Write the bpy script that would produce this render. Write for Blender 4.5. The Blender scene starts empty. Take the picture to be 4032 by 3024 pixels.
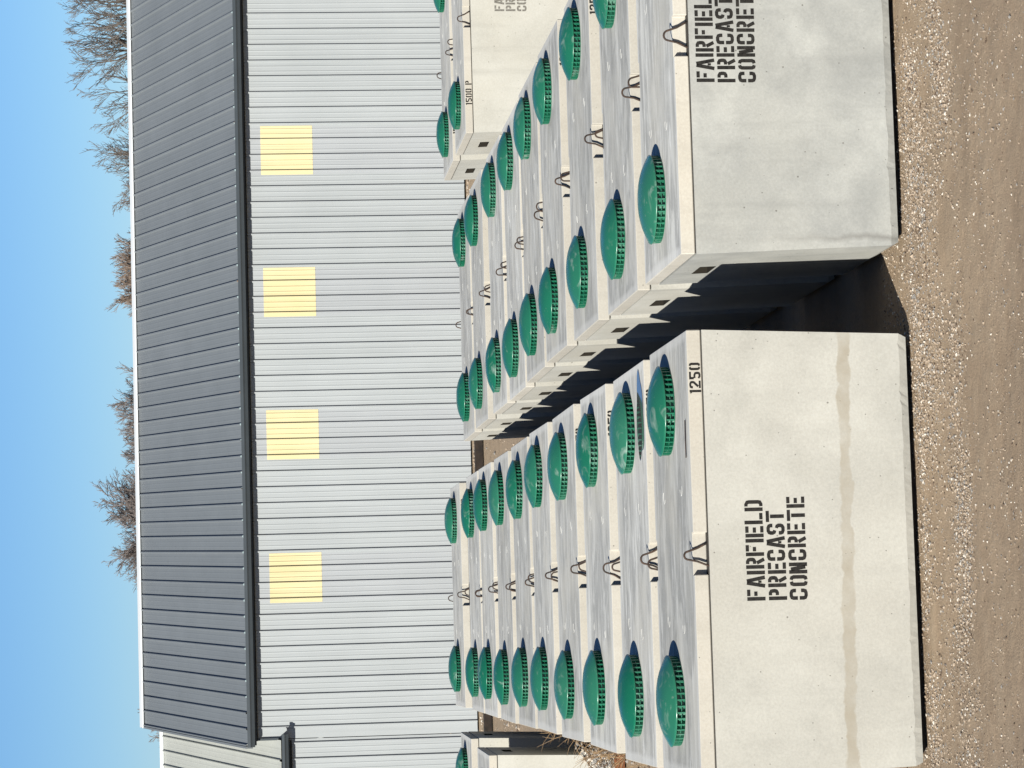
import bpy, bmesh, math, random
from mathutils import Vector, Matrix, noise as mnoise

SC = bpy.context.scene
COL = SC.collection
R = math.radians

# ------------------------------------------------------------------ camera
# the photograph was taken with the phone on its side: sky is at the left of the frame
YAW, PITCH, ROLL = 0.0887508, 0.1016820, 0.0204487
CAM = Vector((-2.02504, -18.84706, 4.72766))
fw = Vector((math.sin(YAW)*math.cos(PITCH), math.cos(YAW)*math.cos(PITCH), -math.sin(PITCH)))
rt = Vector((math.cos(YAW), -math.sin(YAW), 0))
dn = -rt.cross(fw)
r2 = rt*math.cos(ROLL) + dn*math.sin(ROLL)
d2 = -rt*math.sin(ROLL) + dn*math.cos(ROLL)
cam_d = bpy.data.cameras.new('camera')
cam = bpy.data.objects.new('camera', cam_d); COL.objects.link(cam)
M3 = Matrix((d2, r2, -fw)).transposed()
cam.matrix_world = Matrix.Translation(CAM) @ M3.to_4x4()
cam_d.sensor_fit = 'HORIZONTAL'; cam_d.sensor_width = 36.0
cam_d.lens = 10994.5/4032*36.0
cam_d.clip_start = 0.1; cam_d.clip_end = 3000
SC.camera = cam

# ------------------------------------------------------------------ sky and sun
SUN_DIR = Vector((1.0, 1.29, -0.71)).normalized()      # the way the light travels
ELEV = math.asin(-SUN_DIR.z)
AZ = math.atan2(-SUN_DIR.x, -SUN_DIR.y)                 # from +Y, clockwise
world = bpy.data.worlds.new('World'); SC.world = world; world.use_nodes = True
wn = world.node_tree.nodes; wl = world.node_tree.links
bg = wn['Background']
sky = wn.new('ShaderNodeTexSky'); sky.sky_type = 'NISHITA'; sky.sun_disc = False
sky.sun_elevation = ELEV; sky.sun_rotation = AZ
sky.altitude = 1500; sky.air_density = 1.0; sky.dust_density = 0.0; sky.ozone_density = 8.0
wl.new(sky.outputs[0], bg.inputs[0]); bg.inputs[1].default_value = 0.0505
sun_d = bpy.data.lights.new('sun', 'SUN'); sun_d.energy = 5.0; sun_d.angle = R(0.53)
sun_d.color = (1.0, 0.97, 0.90)
sun = bpy.data.objects.new('sun', sun_d); COL.objects.link(sun)
sun.rotation_euler = SUN_DIR.to_track_quat('-Z', 'Y').to_euler()
sun.location = (-10, -12, 12)
SC.view_settings.view_transform = 'Standard'; SC.view_settings.look = 'None'
SC.view_settings.exposure = 1.0; SC.view_settings.gamma = 1.0
SC.view_settings.use_curve_mapping = False
SC.render.resolution_x = 1024; SC.render.resolution_y = 768

# ------------------------------------------------------------------ helpers
def tag(o, label=None, cat=None, group=None, kind=None):
    if label: o['label'] = label
    if cat: o['category'] = cat
    if group: o['group'] = group
    if kind: o['kind'] = kind
    return o

def empty(name, loc, label=None, cat=None, group=None, rz=0.0):
    o = bpy.data.objects.new(name, None); COL.objects.link(o)
    o.location = loc; o.rotation_euler = (0, 0, rz); o.empty_display_size = 0.2
    return tag(o, label, cat, group)

def mesh_obj(name, me, parent=None, loc=None):
    o = bpy.data.objects.new(name, me); COL.objects.link(o)
    if parent: o.parent = parent
    if loc is not None: o.location = loc
    return o

def mk(name, verts, faces, mats, midx=None, smooth=False):
    me = bpy.data.meshes.new(name); me.from_pydata(verts, [], faces)
    for m in (mats if isinstance(mats, (list, tuple)) else [mats]): me.materials.append(m)
    if midx: me.polygons.foreach_set('material_index', midx)
    if smooth: me.polygons.foreach_set('use_smooth', [True]*len(me.polygons))
    me.update(); return me

class MB:
    """collects verts and faces of one mesh"""
    def __init__(s): s.v = []; s.f = []; s.m = []
    def add(s, vs, fs, mi=0):
        o = len(s.v); s.v += [tuple(v) for v in vs]
        s.f += [tuple(i+o for i in f) for f in fs]; s.m += [mi]*len(fs); return s
    def box(s, a, b, mi=0):
        x0,y0,z0 = a; x1,y1,z1 = b
        vs = [(x0,y0,z0),(x1,y0,z0),(x1,y1,z0),(x0,y1,z0),(x0,y0,z1),(x1,y0,z1),(x1,y1,z1),(x0,y1,z1)]
        return s.add(vs, [(0,3,2,1),(4,5,6,7),(0,1,5,4),(1,2,6,5),(2,3,7,6),(3,0,4,7)], mi)
    def tube(s, pts, rad, n=6, mi=0, cap=True):
        pts = [Vector(p) for p in pts]
        if not hasattr(rad, '__len__'): rad = [rad]*len(pts)
        rings = []; up = None
        for i, p in enumerate(pts):
            d = (pts[min(i+1, len(pts)-1)] - pts[max(i-1, 0)]).normalized()
            if up is None:
                up = d.orthogonal().normalized()
            up = (up - d*up.dot(d))
            up = up.normalized() if up.length > 1e-6 else d.orthogonal().normalized()
            w = d.cross(up)
            rings.append([p + (up*math.cos(2*math.pi*k/n) + w*math.sin(2*math.pi*k/n))*rad[i] for k in range(n)])
        vs = [v for r_ in rings for v in r_]; fs = []
        for i in range(len(pts)-1):
            for k in range(n):
                a = i*n+k; b = i*n+(k+1) % n
                fs.append((a, b, b+n, a+n))
        if cap:
            fs.append(tuple(range(n-1, -1, -1))); fs.append(tuple((len(pts)-1)*n+k for k in range(n)))
        return s.add(vs, fs, mi)
    def mesh(s, name, mats, smooth=False):
        return mk(name, s.v, s.f, mats, s.m, smooth)

def prism(outline, z0, z1, bev=0.0):
    """closed outline (x,y) extruded; returns bmesh with the edges eased"""
    bm = bmesh.new()
    vs = [bm.verts.new((x, y, z0)) for x, y in outline]
    f = bm.faces.new(vs)
    r_ = bmesh.ops.extrude_face_region(bm, geom=[f])
    for v in [g for g in r_['geom'] if isinstance(g, bmesh.types.BMVert)]: v.co.z = z1
    bmesh.ops.recalc_face_normals(bm, faces=bm.faces)
    if bev > 0:
        bmesh.ops.bevel(bm, geom=list(bm.edges), offset=bev, segments=1, affect='EDGES', clamp_overlap=True)
    return bm

# ------------------------------------------------------------------ materials
REFL = 0.62            # the tones below are relative; this brings them to real reflectances
def tone(nt, c, b):
    nt.links.new(mix(nt, 1.0, c, (REFL, REFL, REFL), 'MULTIPLY'), b.inputs['Base Color'])

def new_mat(name):
    m = bpy.data.materials.new(name); m.use_nodes = True
    nt = m.node_tree; b = nt.nodes['Principled BSDF']
    return m, nt, b

def N(nt, t, **kw):
    n = nt.nodes.new(t)
    for k, v in kw.items(): setattr(n, k, v)
    return n

def ramp(nt, fac, stops):
    r_ = N(nt, 'ShaderNodeValToRGB')
    e = r_.color_ramp.elements
    while len(e) < len(stops): e.new(0.5)
    for el, (p, c) in zip(e, stops):
        el.position = p; el.color = (c, c, c, 1) if not hasattr(c, '__len__') else (*c, 1)
    nt.links.new(fac, r_.inputs[0]); return r_.outputs[0]

def noise_tex(nt, vec, scale, detail=4, rough=0.55, dist=0.0):
    n = N(nt, 'ShaderNodeTexNoise'); n.inputs['Scale'].default_value = scale
    n.inputs['Detail'].default_value = detail; n.inputs['Roughness'].default_value = rough
    n.inputs['Distortion'].default_value = dist
    nt.links.new(vec, n.inputs['Vector']); return n.outputs['Fac']

def coords(nt, scale=(1, 1, 1), rnd=True):
    tc = N(nt, 'ShaderNodeTexCoord'); mp = N(nt, 'ShaderNodeMapping')
    mp.inputs['Scale'].default_value = scale
    if rnd:
        oi = N(nt, 'ShaderNodeObjectInfo'); mu = N(nt, 'ShaderNodeVectorMath', operation='SCALE')
        cb = N(nt, 'ShaderNodeCombineXYZ')
        for i in range(3): nt.links.new(oi.outputs['Random'], cb.inputs[i])
        nt.links.new(cb.outputs[0], mu.inputs[0]); mu.inputs['Scale'].default_value = 37.0
        ad = N(nt, 'ShaderNodeVectorMath', operation='ADD')
        nt.links.new(tc.outputs['Object'], ad.inputs[0]); nt.links.new(mu.outputs[0], ad.inputs[1])
        nt.links.new(ad.outputs[0], mp.inputs[0])
    else:
        nt.links.new(tc.outputs['Object'], mp.inputs[0])
    return mp.outputs[0]

def mix(nt, fac, a, b, mode='MIX'):
    n = N(nt, 'ShaderNodeMix', data_type='RGBA', blend_type=mode)
    for sock, v in ((n.inputs['Factor'], fac), (n.inputs['A'], a), (n.inputs['B'], b)):
        if hasattr(v, 'node'): nt.links.new(v, sock)
        elif hasattr(v, '__len__'): sock.default_value = (*v, 1)
        else: sock.default_value = v
    return n.outputs['Result']

def math_n(nt, op, a, b=None, clamp=False):
    n = N(nt, 'ShaderNodeMath', operation=op, use_clamp=clamp)
    for i, v in enumerate((a, b)):
        if v is None: continue
        if hasattr(v, 'node'): nt.links.new(v, n.inputs[i])
        else: n.inputs[i].default_value = v
    return n.outputs[0]

def bump(nt, b, h, strength=0.3, dist=0.01):
    n = N(nt, 'ShaderNodeBump'); n.inputs['Strength'].default_value = strength
    n.inputs['Distance'].default_value = dist
    nt.links.new(h, n.inputs['Height']); nt.links.new(n.outputs[0], b.inputs['Normal'])

def pits(nt, vec, scale, r0, r1, keep):
    """small bug holes left by air in the form: 1 inside a pit"""
    v = N(nt, 'ShaderNodeTexVoronoi'); v.inputs['Scale'].default_value = scale
    nt.links.new(vec, v.inputs['Vector'])
    near = ramp(nt, v.outputs['Distance'], [(r0, 1.0), (r1, 0.0)])
    sep = N(nt, 'ShaderNodeSeparateColor'); nt.links.new(v.outputs['Color'], sep.inputs[0])
    k = math_n(nt, 'GREATER_THAN', sep.outputs[0], keep)
    return math_n(nt, 'MULTIPLY', near, k)

def concrete(name, lo, hi, warm, mott=1.3, stain=None, pit=0.75, grime=0.35, rndval=0.12, edge=False):
    m, nt, b = new_mat(name)
    v = coords(nt)
    n1 = noise_tex(nt, v, mott, 6, 0.6, 0.3)
    c = mix(nt, ramp(nt, n1, [(0.3, 0.0), (0.72, 1.0)]), lo, hi)
    n2 = noise_tex(nt, v, mott*0.45, 3)
    c = mix(nt, ramp(nt, n2, [(0.45, 0.0), (0.75, 0.7)]), c, warm)
    n3 = noise_tex(nt, v, 55, 5, 0.7)
    c = mix(nt, 0.22, c, ramp(nt, n3, [(0.3, 0.35), (0.7, 0.75)]), 'OVERLAY')
    # drips and form marks that run down the face
    vs = coords(nt, (7, 7, 0.5)); n4 = noise_tex(nt, vs, 1.0, 4)
    c = mix(nt, math_n(nt, 'MULTIPLY', ramp(nt, n4, [(0.52, 0.0), (0.75, 1.0)]), grime), c, tuple(x*0.72 for x in lo))
    p1 = pits(nt, v, 9.0, 0.045, 0.07, pit)
    p2 = pits(nt, v, 19.0, 0.06, 0.11, 0.72)
    pp = math_n(nt, 'MAXIMUM', p1, p2)
    c = mix(nt, math_n(nt, 'MULTIPLY', pp, 0.7), c, (0.13, 0.12, 0.10))
    if edge:        # dirty run along the left arris
        tc = N(nt, 'ShaderNodeTexCoord'); sp = N(nt, 'ShaderNodeSeparateXYZ'); nt.links.new(tc.outputs['Object'], sp.inputs[0])
        wv = noise_tex(nt, coords(nt, (1, 1, 2.5)), 2.0, 4)
        xc = math_n(nt, 'SUBTRACT', math_n(nt, 'ADD', sp.outputs[0], math_n(nt, 'MULTIPLY', wv, -0.10)), 0.055)
        e1 = math_n(nt, 'SUBTRACT', 1.0, math_n(nt, 'DIVIDE', math_n(nt, 'ABSOLUTE', xc), 0.035), True)
        low = ramp(nt, sp.outputs[2], [(0.15, 1.0), (1.25, 0.15)])
        c = mix(nt, math_n(nt, 'MULTIPLY', math_n(nt, 'MULTIPLY', e1, low), 0.55), c, (0.17, 0.16, 0.14))
    if stain:
        tc = N(nt, 'ShaderNodeTexCoord'); sp = N(nt, 'ShaderNodeSeparateXYZ')
        nt.links.new(tc.outputs['Object'], sp.inputs[0])
        c1 = N(nt, 'ShaderNodeCombineXYZ'); nt.links.new(sp.outputs[0], c1.inputs[0])
        w1 = noise_tex(nt, c1.outputs[0], 3.3, 2); w2 = noise_tex(nt, tc.outputs['Object'], 14, 3)
        ce = math_n(nt, 'ADD', math_n(nt, 'MULTIPLY', w1, 0.065), math_n(nt, 'MULTIPLY', w2, 0.05))
        sl = math_n(nt, 'MULTIPLY_ADD', sp.outputs[0], -0.017)
        sl.node.inputs[2].default_value = 0.446
        d = math_n(nt, 'ABSOLUTE', math_n(nt, 'SUBTRACT', sp.outputs[2], math_n(nt, 'ADD', sl, ce)))
        c2 = N(nt, 'ShaderNodeVectorMath', operation='ADD'); c2.inputs[1].default_value = (9.1, 0, 0)
        nt.links.new(c1.outputs[0], c2.inputs[0])
        w3 = noise_tex(nt, c2.outputs[0], 2.6, 3)
        hw = math_n(nt, 'MULTIPLY_ADD', w3, 0.075); hw.node.inputs[2].default_value = 0.010
        e = math_n(nt, 'DIVIDE', math_n(nt, 'SUBTRACT', hw, d), 0.013, True)
        fade = noise_tex(nt, tc.outputs['Object'], 5.0, 4)
        e = math_n(nt, 'MULTIPLY', e, ramp(nt, fade, [(0.28, 0.30), (0.68, 0.90)]))
        c = mix(nt, e, c, stain)
    oi = N(nt, 'ShaderNodeObjectInfo')
    val = math_n(nt, 'MULTIPLY_ADD', oi.outputs['Random'], rndval); val.node.inputs[2].default_value = 1.0-rndval*0.6
    c = mix(nt, 1.0, c, val, 'MULTIPLY')
    tone(nt, c, b); b.inputs['Roughness'].default_value = 0.88
    b.inputs['Specular IOR Level'].default_value = 0.25
    h = math_n(nt, 'SUBTRACT', n3, math_n(nt, 'MULTIPLY', pp, 3.0))
    bump(nt, b, h, 0.25, 0.004)
    return m

def troweled(name):
    """top of a lid: screeded along its length, with pale laitance streaks and patches"""
    m, nt, b = new_mat(name)
    v = coords(nt, (0.55, 4.5, 1.0)); v2 = coords(nt, (2.2, 17.0, 1.0)); v3 = coords(nt); v4 = coords(nt, (1.0, 2.2, 1.0))
    n1 = noise_tex(nt, v, 1.0, 6, 0.65, 0.9); n2 = noise_tex(nt, v2, 1.0, 6, 0.7, 0.5); n3 = noise_tex(nt, v3, 1.4, 5); n4 = noise_tex(nt, v4, 1.7, 5, 0.6, 0.8)
    n5 = noise_tex(nt, v3, 60, 4, 0.7)
    c = mix(nt, ramp(nt, n1, [(0.34, 0.0), (0.66, 1.0)]), (0.47, 0.46, 0.415), (0.79, 0.775, 0.70))
    c = mix(nt, math_n(nt, 'MULTIPLY', ramp(nt, n4, [(0.46, 0.0), (0.58, 1.0)]), 0.72), c, (0.39, 0.385, 0.355))
    c = mix(nt, math_n(nt, 'MULTIPLY', ramp(nt, n2, [(0.54, 0.0), (0.66, 1.0)]), 0.8), c, (0.95, 0.935, 0.86))
    c = mix(nt, math_n(nt, 'MULTIPLY', ramp(nt, n2, [(0.28, 1.0), (0.42, 0.0)]), 0.4), c, (0.40, 0.39, 0.35))
    c = mix(nt, ramp(nt, n3, [(0.46, 0.0), (0.72, 0.6)]), c, (0.74, 0.70, 0.59))
    # pale worn arrises
    tc = N(nt, 'ShaderNodeTexCoord'); sp = N(nt, 'ShaderNodeSeparateXYZ'); nt.links.new(tc.outputs['Object'], sp.inputs[0])
    ex = math_n(nt, 'MINIMUM', sp.outputs[0], math_n(nt, 'SUBTRACT', 3.072, sp.outputs[0]))
    ey = math_n(nt, 'MINIMUM', sp.outputs[1], math_n(nt, 'SUBTRACT', 1.69, sp.outputs[1]))
    ed = math_n(nt, 'SUBTRACT', math_n(nt, 'MINIMUM', ex, ey), math_n(nt, 'MULTIPLY', n3, 0.10))
    ed = math_n(nt, 'SUBTRACT', 1.0, math_n(nt, 'DIVIDE', ed, 0.035), True)
    c = mix(nt, math_n(nt, 'MULTIPLY', ed, 0.55), c, (0.84, 0.825, 0.76))
    c = mix(nt, 0.2, c, ramp(nt, n5, [(0.3, 0.35), (0.7, 0.75)]), 'OVERLAY')
    oi = N(nt, 'ShaderNodeObjectInfo')
    val = math_n(nt, 'MULTIPLY_ADD', oi.outputs['Random'], 0.20); val.node.inputs[2].default_value = 0.90
    c = mix(nt, 1.0, c, val, 'MULTIPLY')
    tone(nt, c, b); b.inputs['Roughness'].default_value = 0.85
    b.inputs['Specular IOR Level'].default_value = 0.2
    bump(nt, b, math_n(nt, 'ADD', n2, n1), 0.35, 0.006)
    return m

def plain(name, col, rough=0.6, metal=0.0, var=0.0, scale=8.0, spec=0.4, col2=None, bumpy=0.0):
    m, nt, b = new_mat(name)
    b.inputs['Roughness'].default_value = rough; b.inputs['Metallic'].default_value = metal
    b.inputs['Specular IOR Level'].default_value = spec
    if var or col2 or bumpy:
        v = coords(nt); n = noise_tex(nt, v, scale, 5, 0.6)
        lo = col2 or tuple(x*(1-var) for x in col)
        c = mix(nt, ramp(nt, n, [(0.35, 0.0), (0.68, 1.0)]), lo, col)
        tone(nt, c, b)
        if bumpy: bump(nt, b, n, bumpy, 0.01)
    else: b.inputs['Base Color'].default_value = (*(x*REFL for x in col), 1)
    return m

def green_plastic():
    m, nt, b = new_mat('green_plastic')
    v = coords(nt); n1 = noise_tex(nt, v, 5.0, 6, 0.65, 0.8); n2 = noise_tex(nt, v, 2.0, 3); n3 = noise_tex(nt, v, 30, 3)
    c = mix(nt, n2, (0.010, 0.135, 0.072), (0.020, 0.205, 0.112))
    oi = N(nt, 'ShaderNodeObjectInfo')
    amt = math_n(nt, 'MULTIPLY_ADD', oi.outputs['Random'], 0.55); amt.node.inputs[2].default_value = 0.12
    dust = math_n(nt, 'MULTIPLY', ramp(nt, n1, [(0.56, 0.0), (0.72, 1.0)]), amt)
    hs = N(nt, 'ShaderNodeHueSaturation')
    rv = N(nt, 'ShaderNodeTexWhiteNoise', noise_dimensions='1D'); nt.links.new(oi.outputs['Random'], rv.inputs['W'])
    hs.inputs['Hue'].default_value = 0.5
    sv = math_n(nt, 'MULTIPLY_ADD', rv.outputs['Value'], 0.14); sv.node.inputs[2].default_value = 0.89
    vv = math_n(nt, 'MULTIPLY_ADD', rv.outputs['Value'], -0.26); vv.node.inputs[2].default_value = 1.12
    nt.links.new(sv, hs.inputs['Saturation']); nt.links.new(vv, hs.inputs['Value']); nt.links.new(c, hs.inputs['Color'])
    c = mix(nt, dust, hs.outputs['Color'], (0.42, 0.50, 0.44))
    c = mix(nt, math_n(nt, 'MULTIPLY', ramp(nt, n3, [(0.66, 0.0), (0.74, 1.0)]), 0.25), c, (0.45, 0.5, 0.44))
    tone(nt, c, b)
    nt.links.new(ramp(nt, n1, [(0.35, 0.16), (0.75, 0.5)]), b.inputs['Roughness'])
    b.inputs['Specular IOR Level'].default_value = 0.5
    bump(nt, b, n1, 0.08, 0.01)
    return m

def sheet_metal(name, col, col2, rough=0.45, dirt=0.25):
    m, nt, b = new_mat(name)
    v = coords(nt); vs = coords(nt, (14, 14, 0.25))
    n1 = noise_tex(nt, v, 0.8, 4); n2 = noise_tex(nt, vs, 1.0, 4, 0.6)
    c = mix(nt, ramp(nt, n1, [(0.3, 0.0), (0.7, 1.0)]), col, col2)
    c = mix(nt, math_n(nt, 'MULTIPLY', ramp(nt, n2, [(0.5, 0.0), (0.75, 1.0)]), dirt), c, tuple(x*0.62 for x in col))
    oi = N(nt, 'ShaderNodeObjectInfo')
    val = math_n(nt, 'MULTIPLY_ADD', oi.outputs['Random'], 0.05); val.node.inputs[2].default_value = 0.97
    c = mix(nt, 1.0, c, val, 'MULTIPLY')
    tone(nt, c, b); b.inputs['Roughness'].default_value = rough
    b.inputs['Specular IOR Level'].default_value = 0.35
    return m

def dirt_mat():
    m, nt, b = new_mat('packed_dirt')
    v = coords(nt, rnd=False)
    n1 = noise_tex(nt, v, 0.55, 6, 0.6, 0.4); n2 = noise_tex(nt, v, 5.5, 6, 0.65); n3 = noise_tex(nt, v, 70, 4, 0.7)
    vb = coords(nt, (0.35, 2.6, 1), rnd=False); n4 = noise_tex(nt, vb, 1.0, 4)
    c = mix(nt, ramp(nt, n1, [(0.3, 0.0), (0.7, 1.0)]), (0.385, 0.283, 0.186), (0.50, 0.372, 0.246))
    c = mix(nt, ramp(nt, n2, [(0.4, 0.0), (0.75, 0.7)]), c, (0.50, 0.392, 0.27))
    c = mix(nt, ramp(nt, n4, [(0.5, 0.0), (0.72, 0.55)]), c, (0.365, 0.265, 0.172))
    c = mix(nt, 0.4, c, ramp(nt, n3, [(0.25, 0.25), (0.75, 0.8)]), 'OVERLAY')
    tone(nt, c, b); b.inputs['Roughness'].default_value = 0.95
    b.inputs['Specular IOR Level'].default_value = 0.15
    bump(nt, b, math_n(nt, 'ADD', n3, math_n(nt, 'MULTIPLY', n2, 2.0)), 0.55, 0.02)
    return m

LO, HI, WARM = (0.465, 0.45, 0.395), (0.605, 0.59, 0.525), (0.565, 0.535, 0.45)
M_CONC = concrete('cast_concrete', LO, HI, WARM)
M_STAIN = concrete('cast_concrete_stained', (0.415, 0.402, 0.355), (0.555, 0.538, 0.478), (0.50, 0.475, 0.41), stain=(0.375, 0.335, 0.26), pit=0.80, grime=0.14)
M_GREYC = concrete('cast_concrete_grey', (0.345, 0.348, 0.325), (0.52, 0.518, 0.475), (0.455, 0.45, 0.405), mott=2.6, pit=0.5, grime=0.3, edge=True)
M_EDGE = concrete('lid_edge_concrete', (0.49, 0.455, 0.385), (0.60, 0.56, 0.48), (0.56, 0.51, 0.42), grime=0.25)
M_TOP = troweled('troweled_concrete')
M_SEAL = plain('dark_sealant', (0.045, 0.038, 0.03), 0.8, var=0.5, scale=30)
M_HOLE = plain('dark_opening', (0.030, 0.026, 0.020), 0.95, spec=0.1)  # near-black colour stands for the unlit inside of the side openings
M_INK = plain('black_stencil_paint', (0.012, 0.011, 0.010), 0.8, var=0.4, scale=45, col2=(0.034, 0.031, 0.027), spec=0.15)
M_INK2 = plain('faded_stencil_paint', (0.13, 0.12, 0.10), 0.8, var=0.4, scale=60, col2=(0.25, 0.235, 0.20))
M_ROD = plain('rusty_steel_loop', (0.085, 0.045, 0.025), 0.75, var=0.5, scale=25, col2=(0.02, 0.015, 0.012))
M_RUST = plain('orange_rust', (0.30, 0.10, 0.03), 0.9, scale=22, col2=(0.10, 0.035, 0.012), bumpy=0.4)
M_GREEN = green_plastic()
M_WOOD = plain('weathered_timber', (0.10, 0.07, 0.045), 0.9, var=0.5, scale=6)
M_SHADE_BEAM = plain('shade_beam_brown', (0.035, 0.022, 0.014), 0.95, var=0.6, scale=9)  # near-black tone puts the shade of the ground strip into the colour
M_WALL = sheet_metal('light_grey_wall_steel', (0.388, 0.412, 0.414), (0.420, 0.444, 0.447))
M_WALL2 = sheet_metal('cool_grey_wall_steel', (0.382, 0.401, 0.409), (0.410, 0.430, 0.438))
M_YEL = sheet_metal('yellowed_translucent_sheet', (0.70, 0.605, 0.335), (0.75, 0.665, 0.40), 0.4, 0.38)
M_ROOF = sheet_metal('slate_grey_roof_steel', (0.192, 0.210, 0.217), (0.212, 0.231, 0.239), 0.5, 0.2)
M_ROOF2 = sheet_metal('pale_roof_steel', (0.50, 0.51, 0.455), (0.56, 0.57, 0.51), 0.5, 0.2)
M_GUT = plain('dark_gutter_steel', (0.052, 0.065, 0.075), 0.45, var=0.15, scale=2)
M_EAVE_SHADE = plain('eave_shade_black', (0.018, 0.020, 0.022), 0.7)  # black that paints in the deep shade below the gutters
M_CAP = plain('white_ridge_steel', (0.72, 0.74, 0.74), 0.5, var=0.05)
M_DIRT = dirt_mat()
M_ST = [plain('stone_tan', (0.52, 0.41, 0.30), 0.9, var=0.25, scale=40),
        plain('stone_white', (0.78, 0.71, 0.60), 0.85, var=0.15, scale=40),
        plain('stone_grey', (0.36, 0.335, 0.30), 0.9, var=0.3, scale=40),
        plain('stone_brown', (0.17, 0.115, 0.075), 0.9, var=0.3, scale=40)]
M_BARK = [plain('grey_bark', (0.155, 0.132, 0.112), 0.95, var=0.35, scale=2),
          plain('brown_bark', (0.25, 0.185, 0.14), 0.95, var=0.3, scale=2),
          plain('mauve_bark', (0.225, 0.188, 0.17), 0.95, var=0.25, scale=2)]
M_WEED = plain('dry_stems', (0.40, 0.27, 0.14), 0.9, scale=10, col2=(0.16, 0.10, 0.055))
M_WATER = plain('rain_water', (0.10, 0.10, 0.095), 0.04, spec=0.6)

# ------------------------------------------------------------------ ground
def gz(x, y):
    """height of the packed dirt in metres"""
    near = max(0.0, min(1.0, (60-abs(y))/40))
    a = mnoise.noise(Vector((x*0.9, y*0.9, 3.1)))*0.014 + mnoise.noise(Vector((x*3.7, y*3.7, 7.7)))*0.007
    a += mnoise.noise(Vector((x*11, y*11, 1.7)))*0.0035
    return (a-0.024)*near
xs = [-500, -200, -80, -40, -25, -15, -10, -7, -5.5] + [-4.6+0.055*i for i in range(176)] + [5.6, 7, 9, 12, 16, 22, 32, 48, 90, 220, 520]
ys = [-500, -150, -60, -30, -15, -8, -5] + [-3.6+0.05*i for i in range(92)] + [1.4+0.8*i for i in range(46)] + [40, 46, 55, 70, 95, 140, 220, 400, 900]
gv = [(x, y, gz(x, y)) for y in ys for x in xs]
nx = len(xs)
gf = [(j*nx+i, j*nx+i+1, (j+1)*nx+i+1, (j+1)*nx+i) for j in range(len(ys)-1) for i in range(nx-1)]
ground = mesh_obj('ground', mk('ground', gv, gf, M_DIRT, smooth=True)); tag(ground, kind='structure')

def stones(name, spots, mats=M_ST):
    """spots: (x, y, z, size, material index)"""
    mb = MB(); rnd = random.Random(len(spots))
    for x, y, z, s, mi in spots:
        a = rnd.uniform(0, 6.28); ca, sa = math.cos(a), math.sin(a)
        ex, ey, ez = s*rnd.uniform(0.7, 1.3), s*rnd.uniform(0.6, 1.0), s*rnd.uniform(0.4, 0.75)
        pts = [(ex, 0, 0), (0, ey, 0), (-ex*rnd.uniform(.6, 1.1), 0, 0), (0, -ey*rnd.uniform(.6, 1.1), 0), (rnd.uniform(-.3, .3)*ex, rnd.uniform(-.3, .3)*ey, ez), (0, 0, -ez)]
        vs = [(x+px*ca-py*sa, y+px*sa+py*ca, z+pz+ez*0.35) for px, py, pz in pts]
        mb.add(vs, [(0,1,4),(1,2,4),(2,3,4),(3,0,4),(1,0,5),(2,1,5),(3,2,5),(0,3,5)], mi)
    return mb.mesh(name, mats)

rnd = random.Random(11)
def pick(): 
    t = rnd.random()
    return 0 if t < 0.58 else 1 if t < 0.68 else 2 if t < 0.88 else 3
spots = []
while len(spots) < 36000:
    x = rnd.uniform(-4.2, 4.4); y = rnd.uniform(-2.9, 0.9)
    bands = 0.34 + 0.9*math.exp(-((y+0.18)/0.22)**2) + 0.75*math.exp(-((y+0.98-0.03*x)/0.20)**2) + 0.25*math.exp(-((y+1.9)/0.25)**2)
    blot = mnoise.noise(Vector((x*1.1, y*1.6, 9.0)))*0.9 + mnoise.noise(Vector((x*3, y*3, 2.0)))*0.5
    if -0.6 < x < 1.0 and y > -0.75: blot += 0.5
    bands += 0.9*math.exp(-((y+0.02)/0.07)**2)
    if y < -1.3: bands *= 0.30
    if rnd.random() > bands*(0.62+blot): continue
    s = 0.0034 + 0.0105*rnd.random()**2.5
    if rnd.random() < 0.012: s *= 1.6
    if y > -1.2: s *= 1.12
    spots.append((x, y, gz(x, y), s, pick()))
g1 = mesh_obj('loose_gravel', stones('loose_gravel', spots))
tag(g1, 'loose pale gravel strewn over the dirt in front of the tanks', 'gravel', kind='stuff')
spots = []
while len(spots) < 5200:
    t = rnd.random()
    if t < 0.42: x, y = rnd.uniform(-5.5, 15), 35.1 - abs(rnd.gauss(0, 0.75))
    elif t < 0.75: x, y = rnd.uniform(-6.0, -3.05), rnd.uniform(6, 34)
    else: x, y = rnd.uniform(-5, 5), rnd.uniform(18.5, 33)
    spots.append((x, y, gz(x, y), 0.012+0.035*rnd.random()**2.5, pick()))
g2 = mesh_obj('yard_gravel', stones('yard_gravel', spots))
tag(g2, 'scattered gravel on the ground behind the tanks and along the building', 'gravel', kind='stuff')

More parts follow.
